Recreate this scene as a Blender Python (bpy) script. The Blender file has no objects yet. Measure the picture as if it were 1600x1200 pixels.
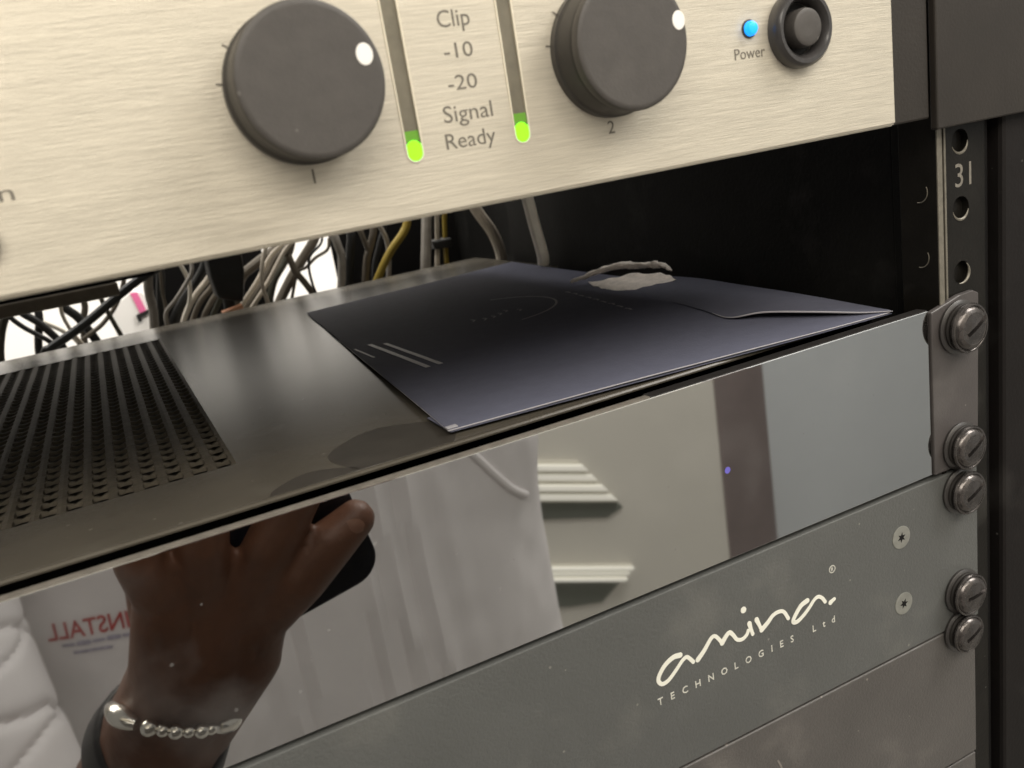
import bpy, bmesh, math, random
from mathutils import Vector, Matrix, noise
from mathutils.geometry import tessellate_polygon
random.seed(7)
S = 0.001                      # everything below is written in millimetres
scene = bpy.context.scene
COL = scene.collection

# ---------------------------------------------------------------- camera
cam_data = bpy.data.cameras.new("camera")
cam = bpy.data.objects.new("camera", cam_data)
COL.objects.link(cam)
cam.location = (-190.911*S, -147.448*S, 54.1445*S)
cam.rotation_mode = 'XYZ'
cam.rotation_euler = (1.28586127, 0.161081122, -0.449052105)
cam_data.sensor_width = 36.0
cam_data.lens = 1354.58761/1600*36.0
cam_data.shift_x = (800-792.516769)/1600
cam_data.shift_y = (626.837071-600)/1600
cam_data.clip_start = 0.004
cam_data.clip_end = 50
cam_data.dof.use_dof = True
cam_data.dof.focus_distance = 0.225
cam_data.dof.aperture_fstop = 28
scene.camera = cam

# ---------------------------------------------------------------- light
world = bpy.data.worlds.new("World")
scene.world = world
world.use_nodes = True
bg = world.node_tree.nodes["Background"]
bg.inputs[0].default_value = (1.0, 0.95, 0.86, 1)
bg.inputs[1].default_value = 0.36
scene.view_settings.view_transform = 'Standard'
scene.view_settings.look = 'None'
scene.view_settings.exposure = -0.14
scene.view_settings.gamma = 1.0

def area(name, loc, target, sx, sy, power, col):
    d = bpy.data.lights.new(name, 'AREA'); d.shape = 'RECTANGLE'
    d.size = sx*S; d.size_y = sy*S; d.energy = power; d.color = col
    o = bpy.data.objects.new(name, d); COL.objects.link(o)
    o.location = Vector(loc)*S
    o.rotation_euler = (Vector(target)-Vector(loc)).to_track_quat('-Z', 'Y').to_euler()
    return o
area("ceiling_light", (-450, -1050, 900), (-150, -100, 20), 1500, 700, 27, (1.0, 0.93, 0.82))
area("ceiling_light", (1100, -700, 1150), (900, -1000, -600), 1200, 600, 42, (1.0, 0.96, 0.90))
area("ceiling_light", (-150, 500, 850), (-120, 900, -60), 900, 250, 15, (1.0, 0.97, 0.92))

# ---------------------------------------------------------------- materials
def mat(name, base, rough=0.5, metal=0.0, spec=0.5, var=0.0, var_scale=60, var_stretch=(1, 1, 1), bump=0.0,
        bump_scale=900, rough_var=0.0, emit=None, emit_s=0.0, coat=0.0, dust=0.0, dust_col=(0.5, 0.48, 0.44), sss=0.0):
    m = bpy.data.materials.new(name); m.use_nodes = True
    nt = m.node_tree; N = nt.nodes; L = nt.links
    b = N["Principled BSDF"]
    b.inputs["Base Color"].default_value = (*base, 1)
    b.inputs["Roughness"].default_value = rough
    b.inputs["Metallic"].default_value = metal
    b.inputs["Specular IOR Level"].default_value = spec
    if coat: b.inputs["Coat Weight"].default_value = coat; b.inputs["Coat Roughness"].default_value = 0.12
    if sss:
        b.inputs["Subsurface Weight"].default_value = sss; b.inputs["Subsurface Radius"].default_value = (0.004, 0.0015, 0.0008)
    if emit:
        b.inputs["Emission Color"].default_value = (*emit, 1); b.inputs["Emission Strength"].default_value = emit_s
    tc = N.new("ShaderNodeTexCoord"); mp = N.new("ShaderNodeMapping"); mp.inputs["Scale"].default_value = var_stretch
    L.new(tc.outputs["Object"], mp.inputs["Vector"])
    col = None
    if var or rough_var:
        n = N.new("ShaderNodeTexNoise"); n.inputs["Scale"].default_value = var_scale; n.inputs["Detail"].default_value = 7
        n.inputs["Roughness"].default_value = 0.6
        L.new(mp.outputs[0], n.inputs["Vector"])
        if var:
            r = N.new("ShaderNodeMapRange"); r.inputs[1].default_value = 0.25; r.inputs[2].default_value = 0.75
            r.inputs[3].default_value = 1-var; r.inputs[4].default_value = 1+var
            L.new(n.outputs[0], r.inputs[0])
            mx = N.new("ShaderNodeVectorMath"); mx.operation = 'SCALE'; mx.inputs[0].default_value = base
            L.new(r.outputs[0], mx.inputs["Scale"]); col = mx.outputs[0]
        if rough_var:
            r2 = N.new("ShaderNodeMapRange"); r2.inputs[1].default_value = 0.3; r2.inputs[2].default_value = 0.7
            r2.inputs[3].default_value = max(0.01, rough-rough_var); r2.inputs[4].default_value = rough+rough_var
            L.new(n.outputs[0], r2.inputs[0]); L.new(r2.outputs[0], b.inputs["Roughness"])
    if dust:
        # settled dust: sparse pale specks and soft smears
        v = N.new("ShaderNodeTexVoronoi"); v.inputs["Scale"].default_value = 260
        L.new(tc.outputs["Object"], v.inputs["Vector"])
        n2 = N.new("ShaderNodeTexNoise"); n2.inputs["Scale"].default_value = 45; n2.inputs["Detail"].default_value = 4
        L.new(tc.outputs["Object"], n2.inputs["Vector"])
        sep = N.new("ShaderNodeSeparateColor"); L.new(v.outputs["Color"], sep.inputs[0])
        a = N.new("ShaderNodeMapRange"); a.inputs[1].default_value = 0.62; a.inputs[2].default_value = 1.0
        a.inputs[3].default_value = 0.0; a.inputs[4].default_value = 0.11; L.new(sep.outputs[0], a.inputs[0])
        lt = N.new("ShaderNodeMath"); lt.operation = 'LESS_THAN'; L.new(v.outputs["Distance"], lt.inputs[0]); L.new(a.outputs[0], lt.inputs[1])
        sm = N.new("ShaderNodeMapRange"); sm.inputs[1].default_value = 0.58; sm.inputs[2].default_value = 0.78
        sm.inputs[3].default_value = 0.0; sm.inputs[4].default_value = 0.35; L.new(n2.outputs[0], sm.inputs[0])
        ad = N.new("ShaderNodeMath"); ad.operation = 'MAXIMUM'; L.new(lt.outputs[0], ad.inputs[0]); L.new(sm.outputs[0], ad.inputs[1])
        ml = N.new("ShaderNodeMath"); ml.operation = 'MULTIPLY'; ml.inputs[1].default_value = dust; L.new(ad.outputs[0], ml.inputs[0])
        mc = N.new("ShaderNodeMix"); mc.data_type = 'RGBA'
        L.new(ml.outputs[0], mc.inputs[0])
        if col: L.new(col, mc.inputs[6])
        else: mc.inputs[6].default_value = (*base, 1)
        mc.inputs[7].default_value = (*dust_col, 1)
        col = mc.outputs[2]
        if metal > 0:
            mm = N.new("ShaderNodeMapRange"); mm.inputs[3].default_value = metal; mm.inputs[4].default_value = 0.0
            L.new(ml.outputs[0], mm.inputs[0]); L.new(mm.outputs[0], b.inputs["Metallic"])
    if col: L.new(col, b.inputs["Base Color"])
    if bump:
        n3 = N.new("ShaderNodeTexNoise"); n3.inputs["Scale"].default_value = bump_scale; n3.inputs["Detail"].default_value = 4
        L.new(mp.outputs[0], n3.inputs["Vector"])
        bp = N.new("ShaderNodeBump"); bp.inputs["Strength"].default_value = bump; bp.inputs["Distance"].default_value = 0.0004
        L.new(n3.outputs[0], bp.inputs["Height"]); L.new(bp.outputs[0], b.inputs["Normal"])
    return m

M = {}
M['silver'] = mat('brushed_silver', (0.56, 0.515, 0.425), 0.42, 0.35, 0.5, var=0.14, var_scale=75, var_stretch=(1, 1, 30), bump=0.25, bump_scale=220, rough_var=0.08)
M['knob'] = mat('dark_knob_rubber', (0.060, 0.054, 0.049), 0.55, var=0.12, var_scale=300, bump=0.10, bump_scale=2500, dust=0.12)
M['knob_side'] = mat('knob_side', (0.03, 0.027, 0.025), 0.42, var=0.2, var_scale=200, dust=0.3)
M['white_dot'] = mat('white_marker', (0.85, 0.82, 0.78), 0.5)
M['print_grey'] = mat('grey_print', (0.15, 0.135, 0.11), 0.6, var=0.2, var_scale=900)
M['slot'] = mat('smoked_light_strip', (0.15, 0.135, 0.10), 0.35, var=0.25, var_scale=220)
M['slot_rim'] = mat('cut_metal_rim', (0.82, 0.76, 0.62), 0.3, 0.5)
M['green'] = mat('lit_green', (0.2, 0.8, 0.02), 0.3, emit=(0.22, 1.0, 0.0), emit_s=1.35)
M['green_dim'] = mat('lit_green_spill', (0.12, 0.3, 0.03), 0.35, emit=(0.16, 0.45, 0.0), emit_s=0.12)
M['blue'] = mat('lit_blue', (0.02, 0.3, 0.9), 0.3, emit=(0.0, 0.30, 1.0), emit_s=1.4)
M['violet'] = mat('glowing_violet', (0.12, 0.10, 0.4), 0.4, emit=(0.16, 0.14, 0.8), emit_s=0.12)
M['black_plastic'] = mat('black_plastic', (0.022, 0.020, 0.019), 0.32, var=0.15, var_scale=200)
M['amp_ear'] = mat('brown_black_paint', (0.025, 0.021, 0.0175), 0.5, spec=0.3, var=0.12, var_scale=80, bump=0.15, bump_scale=1400)
M['chassis'] = mat('satin_black_steel', (0.074, 0.065, 0.051), 0.25, spec=0.24, var=0.12, var_scale=50, bump=0.05, bump_scale=1800, dust=0.12)
M['grille'] = mat('dusty_grille_steel', (0.085, 0.073, 0.055), 0.55, spec=0.25, var=0.3, var_scale=260, bump=0.3, bump_scale=900)
M['vent_reflection'] = mat('painted_vent_reflection', (0.040, 0.035, 0.029), 0.45, spec=0.25, var=0.25, var_scale=140)
M['dark_metal'] = mat('dark_inner_metal', (0.006, 0.0055, 0.0055), 0.6, spec=0.2)
M['fascia'] = mat('smoked_mirror_glass', (0.48, 0.48, 0.475), 0.02, 1.0, dust=0.16, rough_var=0.008, var_scale=30)
M['underside'] = mat('bare_underside', (0.45, 0.42, 0.37), 0.5)
M['fascia_edge'] = mat('polished_acrylic_edge', (0.15, 0.135, 0.115), 0.5, var=0.3, var_scale=300)
M['ear'] = mat('dark_grey_ear_paint', (0.064, 0.057, 0.055), 0.45, var=0.12, var_scale=90, bump=0.15, bump_scale=1500, dust=0.18)
M['panel_green'] = mat('grey_green_powder_coat', (0.088, 0.090, 0.086), 0.48, var=0.09, var_scale=40, bump=0.35, bump_scale=1600, dust=0.32, dust_col=(0.4, 0.38, 0.33))
M['panel_brown'] = mat('grey_brown_powder_coat', (0.082, 0.076, 0.071), 0.45, var=0.14, var_scale=45, bump=0.35, bump_scale=1500, dust=0.40, dust_col=(0.4, 0.36, 0.32))
M['logo'] = mat('off_white_ink', (0.78, 0.77, 0.68), 0.5)
M['logo_small'] = mat('pale_grey_ink', (0.55, 0.54, 0.48), 0.5, var=0.3, var_scale=1500)
M['screw'] = mat('blackened_steel', (0.11, 0.10, 0.095), 0.27, 0.85, var=0.3, var_scale=300, rough_var=0.1, bump=0.2, bump_scale=900)
M['washer'] = mat('black_washer', (0.030, 0.027, 0.025), 0.35, spec=0.7)
M['flat_screw'] = mat('grey_zinc', (0.24, 0.24, 0.215), 0.45, 0.3, var=0.15, var_scale=700)
M['rail'] = mat('dark_rail_steel', (0.009, 0.008, 0.0065), 0.45, spec=0.2, var=0.3, var_scale=120, bump=0.15, bump_scale=1200, dust=0.18)
M['rail_edge'] = mat('worn_bare_edge', (0.17, 0.155, 0.125), 0.45, 0.3, var=0.25, var_scale=500)
M['rail_print'] = mat('rail_number_print', (0.17, 0.155, 0.13), 0.6, var=0.3, var_scale=1500)
M['side'] = mat('black_side_panel', (0.010, 0.0095, 0.0085), 0.6, spec=0.2, var=0.2, var_scale=60, bump=0.25, bump_scale=900, dust=0.10)
M['post'] = mat('brown_black_post', (0.008, 0.0065, 0.006), 0.6, spec=0.18, var=0.18, var_scale=60, bump=0.2, bump_scale=900, dust=0.10)
M['envelope'] = mat('navy_paper', (0.108, 0.112, 0.152), 0.7, spec=0.12, var=0.07, var_scale=220, bump=0.25, bump_scale=1500)
M['envelope_flap'] = mat('navy_paper_flap', (0.100, 0.103, 0.135), 0.7, spec=0.12, var=0.07, var_scale=220, bump=0.25, bump_scale=1500)
M['envelope_print'] = mat('glossy_navy_print', (0.27, 0.26, 0.28), 0.4, var=0.3, var_scale=900)
M['paper_edge'] = mat('cut_paper_edge', (0.33, 0.32, 0.34), 0.6)
M['torn'] = mat('torn_paper_fibre', (0.88, 0.80, 0.72), 0.7, var=0.22, var_scale=260, bump=0.6)
M['c_black'] = mat('cable_black', (0.015, 0.015, 0.014), 0.45)
M['c_olive'] = mat('cable_olive', (0.055, 0.052, 0.035), 0.5, var=0.2)
M['c_grey'] = mat('cable_grey', (0.36, 0.33, 0.29), 0.5, var=0.25, var_scale=150)
M['c_brown'] = mat('cable_brown', (0.13, 0.108, 0.08), 0.5, var=0.25, var_scale=150)
M['c_beige'] = mat('cable_beige', (0.60, 0.53, 0.43), 0.5, var=0.15, var_scale=150)
M['c_yellow'] = mat('cable_yellow', (0.34, 0.24, 0.03), 0.5, var=0.2, var_scale=150)
M['c_white'] = mat('cable_white', (0.90, 0.84, 0.72), 0.5, var=0.1, var_scale=150)
M['white_wall'] = mat('white_wall_paint', (0.85, 0.83, 0.80), 0.8, var=0.03, var_scale=4)
M['pink'] = mat('pink_print', (0.80, 0.16, 0.36), 0.6)
M['orange'] = mat('orange_plastic', (0.75, 0.36, 0.20), 0.45)
M['skin'] = mat('brown_skin', (0.135, 0.060, 0.034), 0.5, var=0.38, var_scale=28, bump=0.7, bump_scale=320, sss=0.08)
M['shirt'] = mat('white_cotton', (0.72, 0.695, 0.69), 0.85, var=0.05, var_scale=12, bump=0.3, bump_scale=1200)
M['trousers'] = mat('dark_trousers', (0.03, 0.03, 0.04), 0.8)
M['hair'] = mat('dark_hair', (0.02, 0.015, 0.012), 0.6)
M['red_print'] = mat('red_shirt_print', (0.42, 0.05, 0.045), 0.7, var=0.3, var_scale=300)
M['violet_print'] = mat('violet_grey_shirt_print', (0.36, 0.34, 0.42), 0.7, var=0.4, var_scale=300)
M['bracelet'] = mat('polished_silver', (0.85, 0.82, 0.76), 0.18, 1.0)
M['strap'] = mat('black_strap', (0.012, 0.011, 0.012), 0.5)
M['phone'] = mat('black_phone_glass', (0.012, 0.012, 0.016), 0.2)
M['wall'] = mat('beige_grey_wall', (0.68, 0.66, 0.60), 0.8, var=0.04, var_scale=2)
M['door'] = mat('blue_grey_door', (0.60, 0.63, 0.65), 0.6, var=0.08, var_scale=1.5)
M['jamb'] = mat('dark_brown_post', (0.20, 0.165, 0.16), 0.6, var=0.15, var_scale=8)
M['floor'] = mat('grey_floor', (0.30, 0.29, 0.27), 0.6, var=0.1, var_scale=3)
M['ledge'] = mat('glowing_ribbed_white', (0.88, 0.86, 0.78), 0.6, emit=(1.0, 0.97, 0.86), emit_s=0.5)
M['ledge_dark'] = mat('grey_green_painted_shade', (0.16, 0.17, 0.145), 0.7)

# ---------------------------------------------------------------- mesh helpers
def tag(o, label=None, cat=None, group=None, kind=None):
    if label: o["label"] = label
    if cat: o["category"] = cat
    if group: o["group"] = group
    if kind: o["kind"] = kind
    return o
def empty(name, loc, label=None, cat=None, group=None, kind=None):
    o = bpy.data.objects.new(name, None); COL.objects.link(o)
    o.location = Vector(loc)*S; o.empty_display_size = 0.01
    return tag(o, label, cat, group, kind)
def worldloc(o):
    v = Vector((0, 0, 0))
    while o: v += o.location; o = o.parent
    return v
class MB:
    """collects verts (mm, scene coordinates) and faces; build() links them as ONE mesh object"""
    def __init__(s): s.v = []; s.f = []; s.m = []; s.sm = []
    def add(s, vs, fs, mi=0, smooth=False):
        o = len(s.v); s.v += [tuple(a) for a in vs]
        for f in fs: s.f.append([i+o for i in f]); s.m.append(mi); s.sm.append(smooth)
        return s
    def box(s, x0, x1, y0, y1, z0, z1, mi=0):
        vs = [(x, y, z) for x in (x0, x1) for y in (y0, y1) for z in (z0, z1)]
        return s.add(vs, [(0, 1, 3, 2), (4, 6, 7, 5), (0, 4, 5, 1), (2, 3, 7, 6), (0, 2, 6, 4), (1, 5, 7, 3)], mi)
    def tube(s, pts, r, n=10, mi=0, cap=True, smooth=True):
        pts = [Vector(p) for p in pts]; rs = r if isinstance(r, (list, tuple)) else [r]*len(pts)
        up = None; base = len(s.v); vs = []; fs = []
        for i, p in enumerate(pts):
            t = (pts[min(i+1, len(pts)-1)]-pts[max(i-1, 0)]).normalized()
            if up is None: up = t.orthogonal().normalized()
            up = (up-t*up.dot(t)).normalized(); w = t.cross(up)
            for k in range(n):
                a = 2*math.pi*k/n; vs.append(p+(up*math.cos(a)+w*math.sin(a))*rs[i])
        for i in range(len(pts)-1):
            for k in range(n):
                a = i*n+k; b = i*n+(k+1) % n; fs.append((a, b, b+n, a+n))
        if cap: fs += [tuple(range(n))[::-1], tuple((len(pts)-1)*n+k for k in range(n))]
        return s.add(vs, fs, mi, smooth)
    def lathe(s, cx, cz, prof, n=48, mi=0, smooth=True, ax='y', sx=1.0):
        # prof: (radius, y) from back to front
        vs = []; fs = []
        for r, y in prof:
            for k in range(n):
                a = 2*math.pi*k/n; vs.append((cx+r*math.cos(a)*sx, y, cz+r*math.sin(a)))
        for i in range(len(prof)-1):
            for k in range(n):
                a = i*n+k; b = i*n+(k+1) % n; fs.append((a, b, b+n, a+n))
        fs += [tuple(range(n)), tuple((len(prof)-1)*n+k for k in range(n))[::-1]]
        return s.add(vs, fs, mi, smooth)
    def plate(s, loops, y0, y1, mi=0):
        """flat outline in x, z (first loop outer, rest holes) given thickness y0..y1"""
        tri = tessellate_polygon([[Vector((x, z, 0)) for x, z in l] for l in loops])
        flat = [q for l in loops for q in l]; n = len(flat)
        vs = [(x, y0, z) for x, z in flat]+[(x, y1, z) for x, z in flat]
        fs = [tuple(t) for t in tri]+[tuple(i+n for i in t)[::-1] for t in tri]
        o = 0
        for l in loops:
            for k in range(len(l)):
                a = o+k; b = o+(k+1) % len(l); fs.append((a, b, b+n, a+n))
            o += len(l)
        return s.add(vs, fs, mi)
    def ribbon(s, pts, w, y0, y1, mi=0, taper=None):
        """pen stroke in x, z with round ends"""
        P = [Vector((x, z)) for x, z in pts]; L = []; Rr = []
        for i, p in enumerate(P):
            t = (P[min(i+1, len(P)-1)]-P[max(i-1, 0)]).normalized(); nn = Vector((-t.y, t.x))
            ww = w/2*(taper[i] if taper else 1)
            L.append(p+nn*ww); Rr.append(p-nn*ww)
        vs = [(q.x, y0, q.y) for q in L]+[(q.x, y0, q.y) for q in Rr]; n = len(P)
        vs += [(x, y1, z) for x, _, z in vs]
        fs = []
        for i in range(n-1):
            fs += [(i, i+1, n+i+1, n+i), (2*n+i, 3*n+i, 3*n+i+1, 2*n+i+1), (i, 2*n+i, 2*n+i+1, i+1), (n+i, n+i+1, 3*n+i+1, 3*n+i)]
        s.add(vs, fs, mi)
        for i in (0, n-1):
            s.lathe(P[i].x, P[i].y, [(w/2*(taper[i] if taper else 1), y0+0.001), (w/2*(taper[i] if taper else 1), y1-0.004)], 14, mi, False)
        return s
    def build(s, name, mats, parent=None, origin=None, bevel=0.0, seg=2, **tags):
        org = worldloc(parent) if parent else (Vector(origin)*S if origin else Vector((0, 0, 0)))
        if parent and origin: pass
        me = bpy.data.meshes.new(name)
        me.from_pydata([tuple(Vector(v)*S-org) for v in s.v], [], s.f)
        for m in (mats if isinstance(mats, (list, tuple)) else [mats]): me.materials.append(m)
        me.polygons.foreach_set("material_index", s.m)
        me.polygons.foreach_set("use_smooth", s.sm)
        bm = bmesh.new(); bm.from_mesh(me); bmesh.ops.recalc_face_normals(bm, faces=bm.faces); bm.to_mesh(me); bm.free()
        me.update()
        o = bpy.data.objects.new(name, me); COL.objects.link(o)
        if parent: o.parent = parent
        else: o.location = org
        if any(s.sm):
            for e in me.edges: pass
            md = o.modifiers.new("wn", 'WEIGHTED_NORMAL'); md.keep_sharp = True
            try: me.set_sharp_from_angle(angle=math.radians(35))
            except Exception: pass
        if bevel:
            b = o.modifiers.new("bevel", 'BEVEL'); b.width = bevel*S; b.segments = seg; b.limit_method = 'ANGLE'; b.angle_limit = math.radians(40)
            o.modifiers.move(len(o.modifiers)-1, 0)
        return tag(o, **tags)
def circle(cx, cz, r, n=28, sx=1.0, sz=1.0, a0=0):
    return [(cx+r*sx*math.cos(a0+2*math.pi*k/n), cz+r*sz*math.sin(a0+2*math.pi*k/n)) for k in range(n)]
def stadium(x, z0, z1, r, n=10):
    p = [(x+r*math.cos(a), z0+r*math.sin(a)) for a in [math.pi+math.pi*k/n for k in range(n+1)]]
    return p+[(x+r*math.cos(a), z1+r*math.sin(a)) for a in [math.pi*k/n for k in range(n+1)]]
def smooth(pts, k=8):
    P = [Vector(p) for p in pts]; P = [P[0]*2-P[1]]+P+[P[-1]*2-P[-2]]; out = []
    for i in range(1, len(P)-2):
        for j in range(k):
            t = j/k; a, b, c, d = P[i-1], P[i], P[i+1], P[i+2]
            out.append(0.5*((2*b)+(c-a)*t+(2*a-5*b+4*c-d)*t*t+(-a+3*b-3*c+d)*t**3))
    out.append(P[-2]); return out
def text_mesh(name, body, x, z, height, y, parent, material, width=None, shear=0.0, flip=False, rot=None, loc=None, spacing=1.0, depth=0.05, bold=0.0):
    """lettering as thin raised geometry, centred on x, z of a panel facing -y"""
    cu = bpy.data.curves.new(name, 'FONT'); cu.body = body; cu.size = 1.0; cu.shear = shear
    cu.space_character = spacing; cu.offset = bold; cu.resolution_u = 3
    tmp = bpy.data.objects.new(name, cu); COL.objects.link(tmp)
    dg = bpy.context.evaluated_depsgraph_get(); dg.update()
    me = bpy.data.meshes.new_from_object(tmp.evaluated_get(dg)); bpy.data.objects.remove(tmp)
    xs = [v.co.x for v in me.vertices]; ys = [v.co.y for v in me.vertices]
    cx = (min(xs)+max(xs))/2; cy = (min(ys)+max(ys))/2
    k = height/0.70; kx = k if width is None else width/(max(xs)-min(xs))
    org = worldloc(parent)
    R3 = rot or Matrix.Identity(3)
    L0 = Vector(loc) if loc else Vector((x, y, z))
    vs = []; 
    for v in me.vertices:
        p = Vector(((v.co.x-cx)*kx, 0, (v.co.y-(cy if height > 0 else 0))*k))
        vs.append(L0+R3@p)
    mb = MB(); n = len(vs); fs = [tuple(p.vertices) for p in me.polygons]
    mb.add(vs, fs)
    bpy.data.meshes.remove(me)
    o = mb.build(name, material, parent)
    sd = o.modifiers.new("thick", 'SOLIDIFY'); sd.thickness = depth*S; sd.offset = 0
    return o

def letters(name, items, z, height, y, parent, material, wscale=1.0, depth=0.05, bold=0.0):
    """separately spaced characters on one line, one mesh"""
    mb = MB()
    for ch, x in items:
        cu = bpy.data.curves.new(name, 'FONT'); cu.body = ch; cu.resolution_u = 2; cu.offset = bold
        tmp = bpy.data.objects.new(name, cu); COL.objects.link(tmp)
        dg = bpy.context.evaluated_depsgraph_get(); dg.update()
        me = bpy.data.meshes.new_from_object(tmp.evaluated_get(dg)); bpy.data.objects.remove(tmp)
        xs = [v.co.x for v in me.vertices]; cx = (min(xs)+max(xs))/2; k = height/0.70
        mb.add([(x+(v.co.x-cx)*k*wscale, y, z-height/2+v.co.y*k) for v in me.vertices], [tuple(p.vertices) for p in me.polygons])
        bpy.data.meshes.remove(me)
    o = mb.build(name, material, parent)
    sd = o.modifiers.new("thick", 'SOLIDIFY'); sd.thickness = depth*S; sd.offset = 0
    return o

# ================================================================ the rack
rack = empty('equipment_rack', (0, 0, -250), 'black steel equipment rack with drilled mounting rail numbered 31 and dark side panel', 'rack')
RX = -0.3
holes = []
for u in range(-6, 4):
    for dz in (6.35, 22.225, 38.1):
        z = u*44.45+dz
        if -240 < z < 128: holes.append(circle(RX, z, 2.9, 20))
rp = MB().plate([[(-5.4, -250), (8.3, -250), (8.3, 132), (-5.4, 132)]]+holes, 1.2, 3.4)
rp.build('mounting_rail', M['rail'], rack, bevel=0.15)
MB().box(8.3, 10.2, 1.9, 30, -250, 132).build('rail_return', M['dark_metal'], rack)
MB().box(-20, 30, 14, 15, -250, 132).box(-60, -6, 13, 14, -250, -2).build('rail_backing', M['dark_metal'], rack) if False else None
# inner flange with its own holes
fl = MB()
def yz_plate(mb, loops, x0, x1):
    t = MB().plate([[(y, z) for y, z in l] for l in loops], x0, x1)
    mb.add([(y, x, z) for x, y, z in t.v], t.f)
yz_plate(fl, [[(0.3, -250), (11, -250), (11, 132), (0.3, 132)]], -9.5, -8.3)
fl.build('rail_flange', M['rail'], rack, bevel=0.12)
MB().box(-9.55, -7.9, 0.02, 0.42, -2.0, 131).build('flange_edge', M['rail_edge'], rack, bevel=0.1)
MB().box(-6.2, -5.55, 0.9, 1.6, -2.0, 131).build('rail_seam', M['rail_edge'], rack, bevel=0.08)
MB().box(-8.3, -5.55, 2.4, 3.2, -250, 132).build('rail_web', M['rail'], rack)
for z in (27.7, 11.8):
    r = [(-9.62, 5.4+2.5*math.cos(a), z+2.5*math.sin(a)) for a in [math.radians(150+10*k) for k in range(14)]]
    MB().tube(r, 0.13, 6).build('hole_rim', M['rail_edge'], rack)
for z in (38.1, 22.225, 6.35):
    a0 = {38.1: 200, 22.225: 190, 6.35: 250}[z]
    r = [(RX+2.75*math.cos(a), 1.3, z+2.75*math.sin(a)) for a in [math.radians(a0+10*k) for k in range(17)]]
    MB().tube(r, [0.08+0.30*math.sin(math.pi*i/16) for i in range(17)], 6).build('hole_rim', M['rail_edge'], rack)
    MB().lathe(RX, z, [(2.85, 3.0), (2.4, 3.2), (2.4, 3.7), (2.85, 4.0)], 20).build('hole_thread', M['rail'], rack)
text_mesh('unit_number', '31', 0.6, 30.2, 5.6, 1.15, rack, M['rail_print'], width=5.6, depth=0.06)
MB().box(0.4, 2.4, 22, 262, -250, 132).box(-8.3, 0.4, 11, 12.2, -250, 132).box(0.4, 9, 12.2, 22, -250, 132).build('side_panel', M['side'], rack, bevel=0.3)
MB().box(46, 48, 262, 452, -250, 132).box(2.4, 46, 260, 262, -250, 132).build('side_panel', M['side'], rack)
MB().box(-47, 46, 450, 452, -250, 48).build('rear_panel', M['dark_metal'], rack)
MB().box(-170, -97, 428, 430, -250, 48).build('lacing_panel', M['dark_metal'], rack)
MB().box(-300, -168, 328, 330, 22, 47).build('lacing_bar', M['dark_metal'], rack)
MB().box(-300, -186, 324, 329, 15.5, 22).build('lacing_bar', M['c_brown'], rack, bevel=0.8)
MB().box(11.8, 60, -1.0, 70, -250, 132).build('frame_post', M['post'], rack, bevel=1.2)
MB().box(8.3, 11.8, 30, 32, -250, 132).build('gap_backing', M['dark_metal'], rack)
MB().box(-484, -482, 0, 300, -250, 132).build('side_panel', M['side'], rack)

# ================================================================ silver amplifier
amp = empty('power_amplifier', (-240, 100, 44), 'silver brushed amplifier with two dark round knobs and green lit level strips', 'amplifier')
SL = [(-138.9, 55.7), (-118.4, 55.9)]
fp = MB().plate([[(-462, 45.6), (-27.4, 45.6), (-27.4, 132), (-462, 132)]]+[stadium(x, z, 104, 1.62) for x, z in SL], -4.0, 1.0)
fp.box(-462, -27.5, -3.7, 0.9, 45.25, 45.6).box(-462, -27.6, -3.3, 0.8, 44.95, 45.25)
fp.build('faceplate', M['silver'], amp)
MB().box(-27.2, -14.4, -2.2, 1.0, 44.9, 132).build('end_cheek', M['amp_ear'], amp, bevel=0.5)
MB().box(-13.4, 62, -3.4, -1.4, 42.2, 132).build('rack_ear', M['amp_ear'], amp, bevel=0.4)
MB().box(-456, -24, 1.2, 292, 46.8, 132).build('chassis', M['dark_metal'], amp)
MB().box(-455, -25, 2, 291, 46.2, 46.79).build('underside', M['underside'], amp)
for ux, uy in ((-118, 172), (-158, 125), (-78, 219)):
    u = MB(); u.lathe(0, 0, [(19, 0), (19, 0.5)], 40, 0, False); u.v = [(ux+a, uy+c, 46.0+b) for a, b, c in u.v]; u.build('round_vent', M['dark_metal'], amp)
for x, z in SL:
    st = MB().plate([stadium(x, z+2.4, 103.5, 1.30)], -3.75, -2.0).build('level_strip', M['slot'], amp)
    MB().plate([stadium(x, z, 104, 1.60), stadium(x, z, 104, 1.33)], -4.12, -3.4).build('strip_rim', M['slot_rim'], st)
    MB().plate([stadium(x, z+0.05, z+0.75, 1.32)], -4.05, -3.3).build('ready_light', M['green'], st, bevel=0.2)
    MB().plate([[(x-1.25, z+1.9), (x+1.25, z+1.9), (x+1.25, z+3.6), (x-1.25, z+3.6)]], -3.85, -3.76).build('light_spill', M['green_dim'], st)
def knob(cx, cz, dot):
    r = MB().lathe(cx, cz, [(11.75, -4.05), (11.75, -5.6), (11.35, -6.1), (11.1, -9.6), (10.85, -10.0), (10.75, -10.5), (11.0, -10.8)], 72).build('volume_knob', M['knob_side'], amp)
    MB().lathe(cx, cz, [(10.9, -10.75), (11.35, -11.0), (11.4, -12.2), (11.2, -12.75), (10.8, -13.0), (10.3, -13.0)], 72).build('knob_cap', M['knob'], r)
    MB().lathe(dot[0], dot[1], [(1.6, -12.95), (1.6, -13.06), (1.45, -13.12)], 28, sx=0.82).build('pointer_dot', M['white_dot'], r)
    for k in range(2, 4):
        a = math.radians(225-27*k); c, s_ = math.cos(a), math.sin(a)
        MB().ribbon([(cx+11.8*c, cz+11.8*s_), (cx+12.5*c, cz+12.5*s_)], 0.32, -4.06, -4.0).build('scale_tick', M['print_grey'], amp)
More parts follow.
